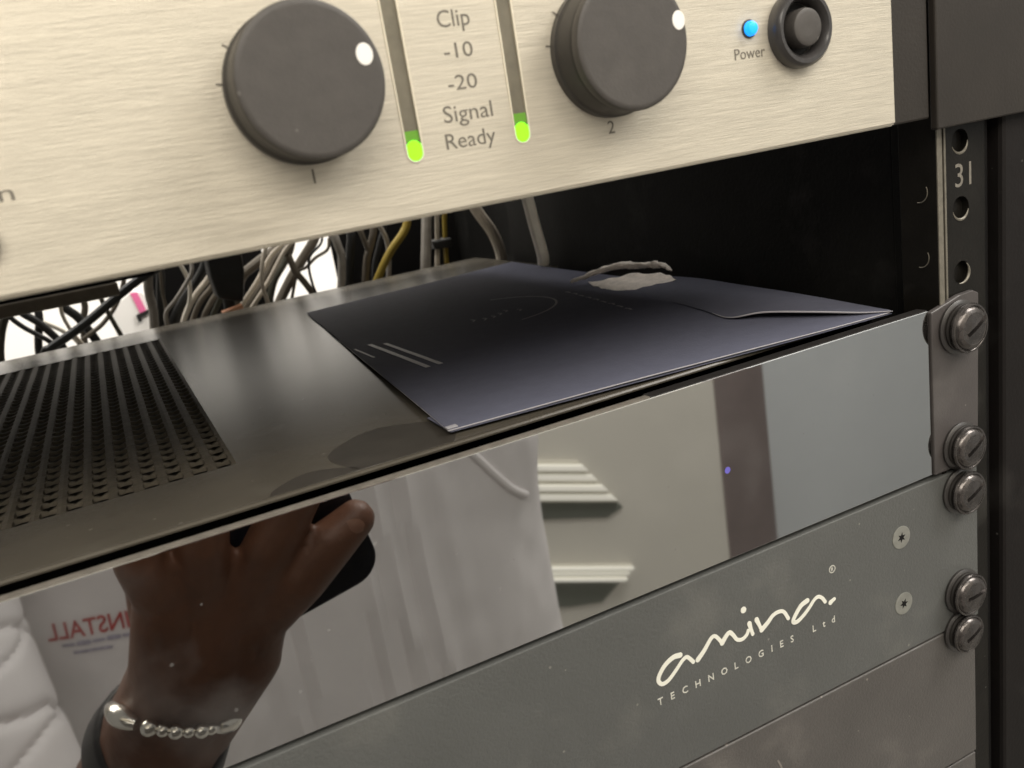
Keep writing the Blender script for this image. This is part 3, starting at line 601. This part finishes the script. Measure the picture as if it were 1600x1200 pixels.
# ================================================================ cables behind the units
CAB = [
    ('black', 2.3, [(-227.7, 345.0, -7.1), (-224.1, 345.0, -4.9), (-206.9, 345.0, 2.7), (-192.4, 345.0, 10.5), (-175.9, 345.0, 19.4), (-163.4, 345.0, 24.6)], 'thick black cable slanting up to the right across the white gap'),
    ('olive', 2.2, [(-250.3, 370.0, -7.8), (-246.0, 370.0, 5.0), (-240.7, 370.0, 14.0), (-234.7, 370.0, 20.1), (-227.9, 370.0, 28.1)], 'olive grey cable curving up at the far left of the rear gap'),
    ('black', 1.3, [(-241.0, 365.0, 17.9), (-239.2, 365.0, 11.8), (-234.9, 365.0, 5.7), (-230.5, 365.0, 1.2), (-224.0, 365.0, -6.6)], 'thin black cable sagging below the olive grey cable at far left'),
    ('black', 2.1, [(-238.1, 390.0, 18.5), (-235.7, 390.0, 11.6), (-228.9, 390.0, 3.9), (-222.8, 390.0, -6.6), (-221.2, 390.0, -12.5)], 'black cable crossing down to the right behind the thick slanting one'),
    ('black', 2.5, [(-217.9, 395.0, 17.2), (-214.9, 395.0, 9.3), (-210.3, 395.0, 3.1), (-206.7, 395.0, -5.5), (-203.7, 395.0, -15.7)], 'black cable crossing behind the middle of the thick slanting one'),
    ('olive', 1.3, [(-195.3, 385.0, 9.4), (-194.4, 385.0, 3.8), (-192.5, 385.0, -5.1), (-190.7, 385.0, -13.7)], 'thin dark olive cable dropping left of the pink striped box'),
    ('grey', 2.4, [(-168.8, 350.0, 23.8), (-171.1, 350.0, 17.4), (-172.2, 350.0, 10.8), (-172.4, 350.0, 2.5), (-174.2, 350.0, -8.0), (-176.3, 350.0, -16.3)], 'pale grey cable hanging in front of the right edge of the pink striped box'),
    ('brown', 1.8, [(-204.7, 400.0, 13.9), (-205.0, 400.0, 6.6), (-208.4, 400.0, -2.0), (-211.0, 400.0, -16.4)], 'dusty brown cable hanging behind the thick slanting black one'),
    ('black', 2.1, [(-228.6, 392.0, 5.4), (-232.1, 392.0, -4.6), (-234.4, 392.0, -15.0)], 'short black cable dropping behind the far left vent rows'),
    ('grey', 1.1, [(-147.4, 360.0, 17.1), (-151.4, 360.0, 12.2), (-159.2, 360.0, 4.3), (-165.7, 360.0, -1.4), (-167.2, 360.0, -9.7)], 'thin grey wire bent like an elbow right of the pink striped box'),
    ('brown', 0.9, [(-163.4, 362.0, 18.5), (-164.7, 362.0, 9.9), (-165.1, 362.0, 2.9), (-166.1, 362.0, -5.9)], 'thin brown wire beside the bent grey wire'),
    ('black', 2.5, [(-163.0, 375.0, 17.7), (-165.7, 375.0, 7.4), (-170.5, 375.0, -13.6)], 'black cable hanging just right of the pale grey one'),
    ('black', 2.3, [(-139.5, 372.0, 18.4), (-146.0, 372.0, 10.7), (-155.3, 372.0, 1.7), (-164.5, 372.0, -11.0)], 'black cable slanting down left of the black plug'),
    ('beige', 1.7, [(-135.5, 380.0, 13.5), (-139.6, 380.0, 8.8), (-147.3, 380.0, 2.2), (-154.6, 380.0, -6.7), (-159.3, 380.0, -16.9)], 'pale beige cable, leftmost of the fan beside the black plug'),
    ('brown', 1.7, [(-132.3, 386.0, 11.4), (-136.6, 386.0, 4.7), (-143.9, 386.0, -1.3), (-149.9, 386.0, -9.1), (-153.4, 386.0, -17.1)], 'brown grey cable, second of the fan beside the black plug'),
    ('brown', 1.7, [(-130.5, 390.0, 6.2), (-134.6, 390.0, 0.2), (-139.7, 390.0, -5.3), (-145.5, 390.0, -13.6)], 'brown grey cable, third of the fan beside the black plug'),
    ('olive', 1.7, [(-130.1, 392.0, 2.1), (-132.5, 392.0, -3.1), (-136.4, 392.0, -8.1), (-140.4, 392.0, -15.0)], 'olive cable, nearest of the fan to the black plug'),
    ('beige', 1.3, [(-95.3, 365.0, 22.7), (-103.3, 365.0, 16.9), (-114.4, 365.0, 4.4), (-126.7, 365.0, -8.5), (-130.0, 365.0, -14.5)], 'beige cable slanting beside the black plug, left of a dark twin'),
    ('beige', 1.3, [(-90.5, 360.0, 23.8), (-97.7, 360.0, 16.7), (-108.9, 360.0, 3.6), (-121.2, 360.0, -9.3), (-125.5, 360.0, -15.0)], 'beige cable slanting right of its twin in the rear gap'),
    ('brown', 3.0, [(-89.3, 380.0, 19.3), (-97.1, 380.0, 15.1), (-108.6, 380.0, 2.2), (-122.4, 380.0, -14.0)], 'broad brown cable between the two slanting beige ones'),
    ('brown', 3.0, [(-91.6, 385.0, 21.5), (-111.1, 385.0, 12.0), (-120.0, 385.0, 6.2), (-124.2, 385.0, -6.3)], 'broad brown cable coming down behind the black plug'),
    ('brown', 3.1, [(-71.2, 390.0, 19.4), (-81.9, 390.0, 7.8), (-92.6, 390.0, -3.8), (-104.1, 390.0, -19.2)], 'broad brown cable in front of the white wall patches'),
    ('olive', 2.3, [(-84.5, 395.0, 17.9), (-90.5, 395.0, 9.3), (-99.5, 395.0, -0.7), (-106.1, 395.0, -15.2)], 'olive cable left of the white wall patches'),
    ('brown', 2.1, [(-88.2, 380.0, 3.7), (-84.7, 380.0, -2.9), (-81.3, 380.0, -10.7), (-78.6, 380.0, -20.0)], 'brown cable slanting down right across the white wall patches'),
    ('black', 0.8, [(-71.2, 375.0, 17.8), (-78.9, 375.0, 11.7), (-81.0, 375.0, 4.4), (-80.8, 375.0, -5.3), (-79.6, 375.0, -15.4)], 'very thin black wire bowed across the right white wall patch'),
    ('brown', 1.0, [(-67.1, 380.0, 13.0), (-75.1, 380.0, 9.6), (-81.6, 380.0, 5.1), (-87.4, 380.0, 2.4)], 'thin brown wire crossing the top of the right white wall patch'),
    ('grey', 2.4, [(-65.8, 360.0, 20.9), (-65.0, 360.0, 14.0), (-64.5, 360.0, 9.4), (-66.5, 360.0, -1.6), (-69.7, 360.0, -14.3)], 'grey cable hanging right of the white wall patches'),
    ('black', 2.7, [(-54.7, 365.0, 18.7), (-57.9, 365.0, 7.9), (-63.2, 365.0, -14.2)], 'black cable hanging right of the first grey vertical one'),
    ('brown', 1.5, [(-52.9, 350.0, 21.6), (-51.9, 350.0, 15.5), (-51.1, 350.0, 10.1), (-52.9, 350.0, 5.6)], 'short brown arm of the forked cable in the rear gap'),
    ('brown', 2.1, [(-44.3, 352.0, 20.7), (-47.9, 352.0, 13.2), (-51.9, 352.0, 5.3), (-55.4, 352.0, -7.2), (-57.8, 352.0, -14.4)], 'brown forked cable hanging left of the yellow one'),
    ('black', 1.8, [(-30.9, 372.0, 21.9), (-36.4, 372.0, 11.2), (-42.5, 372.0, -3.3)], 'black cable hanging behind the yellow one'),
    ('yellow', 2.4, [(-25.1, 345.0, 22.8), (-28.6, 345.0, 17.2), (-37.5, 345.0, 9.1), (-43.7, 345.0, 2.1), (-50.6, 345.0, -7.8), (-53.3, 345.0, -12.9)], 'yellow cable curving down to the left in the rear gap'),
    ('grey', 3.1, [(-9.7, 350.0, 25.7), (-11.3, 350.0, 19.6), (-14.1, 350.0, 7.5), (-18.3, 350.0, -11.1)], 'grey cable hanging straight right of the yellow curved one'),
    ('beige', 1.5, [(-2.5, 352.0, 24.5), (-3.6, 352.0, 18.9), (-6.2, 352.0, 5.9), (-10.0, 352.0, -10.9)], 'slim beige cable, left one of the tied pair'),
    ('yellow', 1.4, [(2.7, 354.0, 23.5), (1.5, 354.0, 17.2), (-0.5, 354.0, 4.8), (-2.7, 354.0, -10.6)], 'slim yellow cable, right one of the tied pair'),
    ('beige', 3.1, [(-2.2, 300.0, 30.3), (1.3, 300.0, 22.0), (7.1, 300.0, 11.1), (10.4, 300.0, 0.4), (10.9, 300.0, -7.6), (10.2, 300.0, -14.1)], 'beige cable bending down over the right rear corner of the black unit'),
    ('beige', 1.0, [(-213.0, 372.0, 20.0), (-216.0, 372.0, 9.0), (-214.0, 372.0, -3.0), (-210.0, 372.0, -13.0)], 'thin beige cable bowed left behind the thick slanting black cable'),
    ('brown', 1.3, [(-182.0, 392.0, 16.0), (-189.0, 392.0, 5.0), (-199.0, 392.0, -4.0), (-213.0, 392.0, -12.0)], 'brown cable slanting low across the white gap left of the carton'),
    ('white', 1.4, [(-247.0, 405.0, 20.0), (-236.0, 405.0, 9.0), (-222.0, 405.0, -2.0), (-214.0, 405.0, -12.0)], 'slim white cable crossing the far left of the white gap'),
    ('white', 1.2, [(-152.0, 366.0, 24.0), (-149.5, 366.0, 12.0), (-152.0, 366.0, 1.0), (-158.0, 366.0, -10.0)], 'slim white cable in the dark patch left of the black plug'),
    ('beige', 1.2, [(-105.0, 356.0, 26.0), (-110.5, 356.0, 14.0), (-113.0, 356.0, 3.0), (-112.0, 356.0, -10.0)], 'slim beige cable crossing over the slanting beige twins'),
    ('grey', 1.4, [(-40.0, 358.0, 26.0), (-36.5, 358.0, 14.0), (-37.0, 358.0, 2.0), (-40.0, 358.0, -12.0)], 'slim grey cable hanging behind the yellow curved cable'),
    ('white', 2.8, [(-9.8, 215.0, 36.3), (-8.9, 215.0, 28.4), (-7.9, 215.0, 16.8), (-6.9, 215.0, 5.0)], 'thick off white cable hanging beside the dark rack side panel'),
]
for c, r, pts, lab in CAB:
    P = [Vector(q) for q in pts]
    j = min(r, 2.0)
    d0 = (P[0]-P[1]).normalized(); d1 = (P[-1]-P[-2]).normalized()
    if c != 'white' or r < 2: 
        a, b = (P[0], P[-1])
        top, bot = (d0, d1) if a.z >= b.z else (d1, d0)
        ext_t = [(P[0] if a.z >= b.z else P[-1])+(top*0.5+Vector((0, 0.25, 0.8))).normalized()*L_ for L_ in (7, 14)]
        ext_b = [(P[-1] if a.z >= b.z else P[0])+(bot*0.5+Vector((0, 0.2, -0.8))).normalized()*L_ for L_ in (18, 45)]
        if c == 'brown' and r < 1.2: ext_t, ext_b = ext_t[:1], ext_b[:1]
        P = (list(reversed(ext_t))+P+ext_b) if a.z >= b.z else (list(reversed(ext_b))+P+ext_t)
    else:
        P = [Vector((-10.6, 216, 46.7))]+P+[Vector((-6.2, 217, -0.2))]
    q = smooth(P, 6)
    q = [v+Vector((noise.noise(v*.02+Vector((r, 0, 0)))*0.8, noise.noise(v*.03)*3, 0)) for v in q]
    mb = MB().tube(q, r, 10)
    tag(mb.build('cable', M['c_'+c], None, origin=tuple(q[0])), lab, 'cable', 'cables hanging behind the units')
# velcro tie round the two slim cables
tie = MB().box(-10.5, 0.8, 344.6, 357.5, 2.8, 8.2).build('cable_tie', M['c_black'], None, origin=(-5, 351, 3), bevel=1.2)
tag(tie, 'black fabric tie wrapped round the slim beige and yellow cables', 'cable tie')
plug = empty('power_plug', (-131, 350, -5), 'black tapered power plug hanging down behind the vented unit', 'plug')
def loft_y(name, loops, m, parent, bevel):
    mb = MB(); n = len(loops[0]); vs = [q for l in loops for q in l]
    fs = [tuple(range(n)), tuple((len(loops)-1)*n+k for k in range(n))[::-1]]
    for i in range(len(loops)-1):
        for k in range(n): a = i*n+k; b = i*n+(k+1) % n; fs.append((a, b, b+n, a+n))
    mb.add(vs, fs); return mb.build(name, m, parent, bevel=bevel)
loft_y('plug_body', [[(-139.8, 340, 46), (-120.5, 340, 46), (-120.5, 356, 46), (-139.8, 356, 46)], [(-140.6, 340, 14), (-122.5, 340, 14), (-122.5, 358, 14), (-140.6, 358, 14)],
                     [(-139.5, 341, 2), (-127.0, 341, -3), (-127.0, 357, -3), (-139.5, 357, 2)]], M['c_black'], plug, 1.6)
MB().tube([(-133.5, 349, 0), (-134.5, 349, -16), (-136, 350, -40)], 3.2, 12).build('plug_lead', M['c_black'], plug)
oc = MB().tube([(-139.5, 339, -6.2), (-128.5, 339, -4.2)], 1.6, 10)
tag(oc.build('cable_connector', M['orange'], None, origin=(-134, 339, -7)), 'small orange plastic connector below the black plug', 'connector')
# pale wall behind and the pink striped carton
ww = MB().box(-900, 900, 1000, 1010, -700, 700).build('wall', M['white_wall'], None, origin=(0, 1000, -700), kind='structure')
cart = empty('white_carton', (-180, 600, -150), 'white carton with one pink stripe, seen through the left rear gap', 'carton')
CQ = [(-194.0, -17), (-174.2, -5.8), (-167.8, -8.6), (-160.5, -22), (-160.0, -150), (-194.5, -150)]
MB().plate([CQ], 600, 640).build('carton_body', M['white_wall'], cart)
MB().plate([[(-176.2, -7.2), (-171.0, -7.4), (-167.8, -23.8), (-172.8, -25.4)]], 598.8, 599.8).build('pink_stripe', M['pink'], cart)
MB().plate([[(-176.4, -24.6), (-164.6, -21.6), (-163.6, -24.2), (-173.0, -27.2), (-173.4, -30.4), (-176.0, -30.2)]], 596.5, 598.7).build('black_clip', M['c_black'], cart)

# ================================================================ person holding the phone (seen in the mirror front)
person = empty('person', (-115, -520, -1345), 'person in a white printed shirt holding a phone, reflected in the mirror front', 'person')
def torso_y(x, z):
    t = max(0, 1-abs((x+112)/205)**3)**(1/3)
    return -507+78*t
sk = MB()
def cap_(pts, r, n=14):
    pts = [Vector(p) for p in pts]; rs = list(r)
    sk.tube(pts, rs, n)
    for p, q in zip(pts, rs):
        vs = []; fs = []; m = 8
        for i in range(1, m):
            for k in range(n):
                a = math.pi*i/m; b = 2*math.pi*k/n
                vs.append(p+Vector((math.sin(a)*math.cos(b), math.sin(a)*math.sin(b), math.cos(a)))*q)
        vs += [p+Vector((0, 0, q)), p-Vector((0, 0, q))]
        for i in range(m-2):
            for k in range(n): a = i*n+k; b = i*n+(k+1) % n; fs.append((a, b, b+n, a+n))
        for k in range(n): fs.append((k, (k+1) % n, (m-1)*n)); fs.append(((m-2)*n+k, (m-2)*n+(k+1) % n, (m-1)*n+1))
        sk.add(vs, fs)
# left forearm and hand
cap_([(-360, -478, 20), (-326, -352, -262)], (38, 34))
cap_([(-260, -515, 20), (-350, -490, 15)], (50, 42))
cap_([(-324, -350, -268), (-310, -335, -296), (-268, -300, -268), (-236, -240, -196), (-214, -178, -134)], (36, 37, 35, 31, 23))
cap_([(-216, -178, -134), (-205, -161, -104), (-202, -152, -76)], (21, 16, 11))
cap_([(-212, -178, -134), (-192, -159, -104), (-184, -152, -78)], (21, 16, 11))
cap_([(-206, -178, -136), (-181, -158, -107), (-170, -152, -84)], (18, 13.5, 10.5))
cap_([(-201, -153, -80), (-205, -143, -54), (-203, -141, -30), (-196, -141, -12)], (9.2, 8.4, 7.8, 6.8))
cap_([(-189, -153, -82), (-185, -142, -54), (-178, -140.5, -28), (-168, -141, -8)], (9.6, 9.0, 8.2, 7.2))
cap_([(-177, -153, -88), (-165, -142, -64), (-152, -140.5, -47), (-140, -141, -35)], (10.2, 9.6, 9.0, 7.4))
cap_([(-169, -153, -90), (-157, -143, -78), (-144, -141.5, -68.5), (-133.5, -142, -63)], (10.6, 10.0, 9.0, 7.2))
cap_([(-205, -176, -116), (-205, -180, -88), (-202, -178, -60), (-196, -173, -40)], (13, 11, 10, 8))
# right arm, torso core, neck, head
cap_([(70, -540, 20), (88, -590, -230)], (44, 36))
cap_([(88, -590, -230), (80, -640, -430)], (34, 26))
cap_([(80, -640, -430), (78, -650, -500)], (22, 18))
for k in range(4): cap_([(60+11*k, -650, -500), (62+11*k, -650, -550), (64+11*k, -640, -585)], (9, 8, 7))
cap_([(52, -650, -480), (44, -640, -530)], (11, 8))
cap_([(-260, -515, 20), (40, -515, 20)], (55, 55)); cap_([(-200, -515, -20), (-190, -515, -480)], (55, 60)); cap_([(-40, -515, -20), (-35, -515, -480)], (55, 60)); cap_([(-115, -510, -20), (-115, -512, -480)], (60, 62))
cap_([(-115, -515, 60), (-115, -490, 150)], (58, 54))
cap_([(-115, -485, 190), (-115, -495, 245)], (74, 86)); cap_([(-115, -440, 160), (-115, -425, 165)], (44, 30))
cap_([(-115, -402, 200), (-115, -392, 178)], (9, 12)); cap_([(-200, -490, 215), (-200, -490, 190)], (13, 10)); cap_([(-30, -490, 215), (-30, -490, 190)], (13, 10))
cap_([(-190, -515, -480), (-185, -510, -900), (-190, -520, -1290)], (70, 50, 38)); cap_([(-40, -515, -480), (-42, -510, -900), (-45, -520, -1290)], (70, 50, 38))
cap_([(-190, -530, -1312), (-200, -380, -1322)], (32, 24)); cap_([(-45, -530, -1312), (-35, -380, -1322)], (32, 24))
body = sk.build('body', M['skin'], person)
body.modifiers.clear()
rm = body.modifiers.new("skin_surface", 'REMESH'); rm.mode = 'VOXEL'; rm.voxel_size = 1.7*S; rm.use_smooth_shade = True
smo = body.modifiers.new("soften", 'SMOOTH'); smo.factor = 0.5; smo.iterations = 4
nl = MB(); nv_ = []
for k in range(9):
    for i in range(16):
        rr3 = k/8; b = 2*math.pi*i/16; u_, w_ = rr3*math.cos(b), rr3*math.sin(b)
        q = Vector((-137.2, -134.4, -64.6))+Vector((.88, .05, .46))*(5.4*u_)+Vector((-.46, 0, .88))*(4.3*w_)
        nv_.append((q.x, q.y-1.6*w_*w_-1.2*u_*u_, q.z))
nl.add(nv_, [(k*16+i, k*16+(i+1) % 16, (k+1)*16+(i+1) % 16, (k+1)*16+i) for k in range(8) for i in range(16)], 0, True)
no = nl.build('finger_nail', mat('finger_nail', (0.24, 0.125, 0.085), 0.3), body)
# shirt as one cloth sheet round the trunk
g = MB(); nu, nv = 260, 150; vs = []
for j in range(nv+1):
    z = 62-(j/nv)*600
    for i in range(nu):
        th = 2*math.pi*i/nu; c, s_ = math.cos(th), math.sin(th)
        e = 2/3.0
        w = 205+10*math.exp(-((z+165)/35.0)**2)*(1 if c > 0 else 0)+(6 if z < -250 else 0)*(z+250)/-200
        sh = 1.0 if z < 0 else math.sqrt(max(0.02, 1-(z/66.0)**2))
        x = -112+w*sh**0.5*math.copysign(abs(c)**e, c); y = -507+78*sh**0.4*math.copysign(abs(s_)**e, s_)
        if s_ > 0:
            fold = 3.6*math.sin((x+0.06*z)*0.25+1.5*noise.noise(Vector((x*.02, z*.006, 0))))*max(0, min(1, (x+175)/40))*max(0, min(1, (10-x)/50))
            y += fold+4.5*noise.noise(Vector((x*.018, z*.010, 4)))+1.6*noise.noise(Vector((x*.06, z*.03, 9)))
        vs.append((x, y, z))
fs = [(j*nu+i, j*nu+(i+1) % nu, (j+1)*nu+(i+1) % nu, (j+1)*nu+i) for j in range(nv) for i in range(nu)]
g.add(vs, fs, 0, True)
shirt = g.build('shirt', M['shirt'], person)
from mathutils.bvhtree import BVHTree
bvh = BVHTree.FromPolygons([Vector(v) for v in g.v], g.f)
def shirt_front(x, z):
    h = bvh.ray_cast(Vector((x, -300, z)), Vector((0, -1, 0)))
    return h[0].y if h[0] else torso_y(x, z)
def sleeve(name, p0, p1, r0, r1, seed):
    p0, p1 = Vector(p0), Vector(p1); t = (p1-p0).normalized(); up = Vector((0, 1, 0)); up = (up-t*up.dot(t)).normalized(); w_ = t.cross(up)
    vs = []; A, B = 160, 170
    for j in range(B+1):
        f = j/B; c = p0.lerp(p1, f); r = r0+(r1-r0)*f
        for i in range(A):
            a = 2*math.pi*i/A
            ph1 = f*27+1.6*math.sin(a+seed)+2.4*noise.noise(Vector((f*3, math.cos(a)*1.3, seed)))
            ph2 = f*18-1.9*math.sin(a+seed+1)+2.0*noise.noise(Vector((f*3, math.cos(a)*1.6, seed+7)))
            d = -4.5*(1-abs(math.sin(ph1)))**5-3.5*(1-abs(math.sin(ph2)))**7+1.8*noise.noise(Vector((f*6, math.cos(a)*2, math.sin(a)*2+seed)))
            vs.append(c+(up*math.cos(a)+w_*math.sin(a))*(r+d))
    m_ = MB().add(vs, [(j*A+i, j*A+(i+1) % A, (j+1)*A+(i+1) % A, (j+1)*A+i) for j in range(B) for i in range(A)], 0, True)
    return m_.build(name, M['shirt'], shirt)
sleeve('sleeve', (-368, -480, 55), (-322, -345, -285), 62, 52, 1.0)
sleeve('sleeve', (72, -535, 50), (86, -580, -150), 58, 54, 5.0)
def on_shirt(mb, push=0.7):
    mb.v = [(x, shirt_front(x, z)+push+(y if abs(y) < 5 else 0), z) for x, y, z in mb.v]; return mb
def shirt_text(name, body_, x, z, h, w, m, tilt):
    cu = bpy.data.curves.new(name, 'FONT'); cu.body = body_; cu.resolution_u = 3; cu.offset = 0.012
    tmp = bpy.data.objects.new(name, cu); COL.objects.link(tmp)
    dg = bpy.context.evaluated_depsgraph_get(); dg.update()
    me = bpy.data.meshes.new_from_object(tmp.evaluated_get(dg)); bpy.data.objects.remove(tmp)
    xs = [v.co.x for v in me.vertices]; c = (min(xs)+max(xs))/2; kx = w/(max(xs)-min(xs)); kz = h/0.7
    mb = MB(); P = []
    for v in me.vertices:
        a, b = -(v.co.x-c)*kx, v.co.y*kz
        P.append((x+a*math.cos(tilt)-b*math.sin(tilt), 0, z+a*math.sin(tilt)+b*math.cos(tilt)))
    mb.add(P, [tuple(p.vertices) for p in me.polygons]); on_shirt(mb, 0.9)
    return mb.build(name, m, shirt)
shirt_text('red_lettering', 'INSTALL', -260, -203.5, 12, 49, M['red_print'], -0.07)
ln = MB()
for k in range(5): ln.ribbon([(-277+9*k, -207-0.7*k), (-271+9*k, -207.6-0.7*k)], 3.0 if k % 2 else 2.0, 0.3, 0.0)
on_shirt(ln, 0.6).build('small_printed_line', M['violet_print'], shirt)
ln = MB().ribbon([(-272, -213.5), (-262, -214.2), (-250, -215.5)], 1.8, 0.3, 0.0)
on_shirt(ln, 0.6).build('small_printed_line', M['violet_print'], shirt)
# pocket seam, a raised diagonal fold near the right side
sm_ = smooth([(6, 0, -140), (20, 0, -158), (38, 0, -184), (52, 0, -202), (66, 0, -214)], 6)
MB().tube([(q.x, shirt_front(q.x, q.z)+1.2, q.z) for q in sm_], 3.2, 10).build('seam_fold', M['shirt'], shirt)
# trousers and hair
tr = MB()
for p in ([(-180, -512, -470), (-182, -510, -900), (-190, -518, -1270)], [(-48, -512, -470), (-44, -510, -900), (-45, -518, -1270)]): tr.tube(p, [88, 66, 54], 28)
tr.tube([(-114, -512, -420), (-114, -512, -560)], [150, 150], 28, smooth=True)
tr.v = [(x, -512+(y+512)*(0.55 if z > -561 and abs(x+114) > 60 and False else 1), z) for x, y, z in tr.v]
tr.v[-56:] = [(x, -512+(y+512)*0.5, z) for x, y, z in tr.v[-56:]]
tr.build('trousers', M['trousers'], person)
hr = MB(); hv = []; hf = []
for i in range(13):
    for k in range(32):
        a = math.pi*0.56*i/12; b = 2*math.pi*k/32
        r = 92+2.5*noise.noise(Vector((math.cos(b)*3, math.sin(b)*3, i*.5)))
        hv.append((-115+r*math.sin(a)*math.cos(b), -502+r*math.sin(a)*math.sin(b)*1.02, 248+r*math.cos(a)))
for i in range(12):
    for k in range(32): a = i*32+k; b = i*32+(k+1) % 32; hf.append((a, b, b+32, a+32))
hr.add(hv, hf, 0, True).build('hair', M['hair'], person)
# wrist things
brc = empty('bracelet', (-212, -166, -124), 'open silver cuff bracelet with small round beads on the left wrist', 'bracelet')
def wrist_arc(c, rx, rz, a0, a1, n, lift):
    out = []
    for k in range(n):
        a = math.radians(a0+(a1-a0)*k/(n-1))
        out.append(Vector(c)+Vector((rx*math.cos(a), rz*math.sin(a), -10.5*math.cos(a)+lift*math.sin(a))))
    return out
wc = (-209.0, -169, -122)
for a0, a1 in ((168, 128), (52, 14)):
    q = wrist_arc(wc, 20, 21, a0, a1, 10, 1)
    MB().tube(q, [2.0+1.9*math.sin(math.pi*(k+0.6)/10) for k in range(10)], 12).build('cuff_end', M['bracelet'], brc)
for a, r in ((116, 3.1), (104, 2.4), (93, 2.8), (82, 2.2), (70, 2.8), (60, 2.2)):
    p = wrist_arc(wc, 20, 21, a, a+1, 2, 1)[0]
    vs = []; fs = []; m, n = 8, 14
    for i in range(m+1):
        for k in range(n): u, v_ = math.pi*i/m, 2*math.pi*k/n; vs.append(p+Vector((math.sin(u)*math.cos(v_), math.sin(u)*math.sin(v_), math.cos(u)))*r)
    for i in range(m):
        for k in range(n): x_ = i*n+k; y_ = i*n+(k+1) % n; fs.append((x_, y_, y_+n, x_+n))
    MB().add(vs, fs, 0, True).build('bead', M['bracelet'], brc)
st_ = MB(); ax_ = Vector((-24, -64, -60)).normalized(); sc_ = Vector((-218.5, -191, -146))
e1 = Vector((1, 0, 0)); e1 = (e1-ax_*e1.dot(ax_)).normalized(); e2 = ax_.cross(e1)
vs = []
for k in range(41):
    a = 2*math.pi*k/40
    for o_, rr2 in ((-13, 23.9), (-10, 25.6), (10, 28.0), (13, 27.6)):
        vs.append(sc_+ax_*o_+(e1*math.cos(a)+e2*math.sin(a))*rr2)
st_.add(vs, [(4*i+j, 4*i+j+1, 4*i+j+5, 4*i+j+4) for i in range(40) for j in range(3)], 0, True)
so = st_.build('wrist_watch', M['strap'], None, origin=(-214, -170, -140)); md = so.modifiers.new("thick", 'SOLIDIFY'); md.thickness = 2.2*S; so.modifiers.move(len(so.modifiers)-1, 0)
tag(so, 'broad black strap with a grey dial round the left wrist below the bracelet', 'watch')
nf = e2 if e2.y > 0 else -e2
dial = MB(); vs = []
for o_, rr2 in ((27.5, 17), (31.5, 17), (33.0, 15.5), (33.2, 14.5)):
    for k in range(36): a = 2*math.pi*k/36; vs.append(sc_+nf*o_+(e1*math.cos(a)+ax_*math.sin(a))*rr2)
dial.add(vs, [(i*36+k, i*36+(k+1) % 36, (i+1)*36+(k+1) % 36, (i+1)*36+k) for i in range(3) for k in range(36)]+[tuple(108+k for k in range(36))], 0, True)
dial.build('watch_dial', mat('grey_dial', (0.12, 0.11, 0.115), 0.4), so)
# phone
ph = empty('smartphone', (-177, -154, -97), 'black smartphone with rounded corners held upright in the left hand', 'phone')
ca, sa = math.cos(0.19), math.sin(0.19)
def prot(x, z): return (-177.4+x*ca-z*sa, -20.6+x*sa+z*ca)
rc = []
for cx, cz, a0 in ((27, 67, 0), (-27, 67, 90), (-27, -67, 180), (27, -67, 270)):
    for k in range(9): a = math.radians(a0+90*k/8); rc.append(prot(cx+11*math.cos(a), cz+11*math.sin(a)))
MB().plate([rc], -158.5, -151.0).build('phone_body', M['phone'], ph, bevel=1.4, seg=3)
MB().lathe(-190.9, 54.1, [(8.2, -151.0), (8.2, -149.4), (7.6, -149.0)], 32).build('lens_ring', M['strap'], ph)

# ================================================================ the room behind the camera, as far as the mirror front shows it
MB().box(-1700, 905, -1310, -1300, -1350, 1250).build('wall', M['wall'], None, origin=(0, -1300, -1350), kind='structure')
MB().box(-1700, 2700, -1500, 1200, -1360, -1350).build('floor', M['floor'], None, origin=(0, 0, -1350), kind='structure')
MB().box(1030, 2700, -1330, -1320, -1350, 1250).build('wall', M['door'], None, origin=(1500, -1320, -1350), kind='structure')
jb = MB().plate([[(897, -1350), (1040, -1350), (1022, 800), (905, 800)]], -1318, -1296).build('door_post', M['jamb'], None, origin=(960, -1300, -1350), bevel=4)
tag(jb, 'dark brown upright door post reflected between beige and blue grey walls', 'door post')
def board(label, tl, tr, br, bl, dk, n):
    t = empty('ribbed_panel', (tl[0], -1290, bl[1]), label, 'wall light', 'ribbed panels on the beige wall')  # filed as wall light; built as ribbed boards with emission added
    tl, tr, br, bl = map(Vector, (tl, tr, br, bl))
    for k in range(n):
        a, b = k/n+0.05, (k+1)/n-0.05
        q = [tl.lerp(bl, a), tr.lerp(br, a), tr.lerp(br, b), tl.lerp(bl, b)]
        MB().plate([[(v.x, v.y) for v in q]], -1299, -1280-3*(k % 2)).build('slat', M['ledge'], t, bevel=2)  # slats with emission added to raise their brightness
    MB().plate([[(v.x, v.y) for v in (tl+Vector((0, 1)), tr+Vector((0, 1)), br, bl)]], -1299.5, -1288).build('backing_board', mat('backing', (0.62, 0.6, 0.52), 0.7), t)
    MB().plate([dk], -1299.6, -1296).build('painted_shade', M['ledge_dark'], t)  # flat dark plate, the shade below the slats put in as colour
board('upper glowing white ribbed wall panel reflected beside the shirt', (380, -507), (550, -560), (627, -672), (380, -590), [(380, -591), (627, -673), (640, -690), (600, -700), (380, -632)], 4)
board('lower glowing white ribbed wall panel reflected beside the shirt', (380, -727), (642, -822), (614, -850), (380, -762), [(380, -763), (612, -851), (560, -882), (480, -862), (380, -822)], 3)
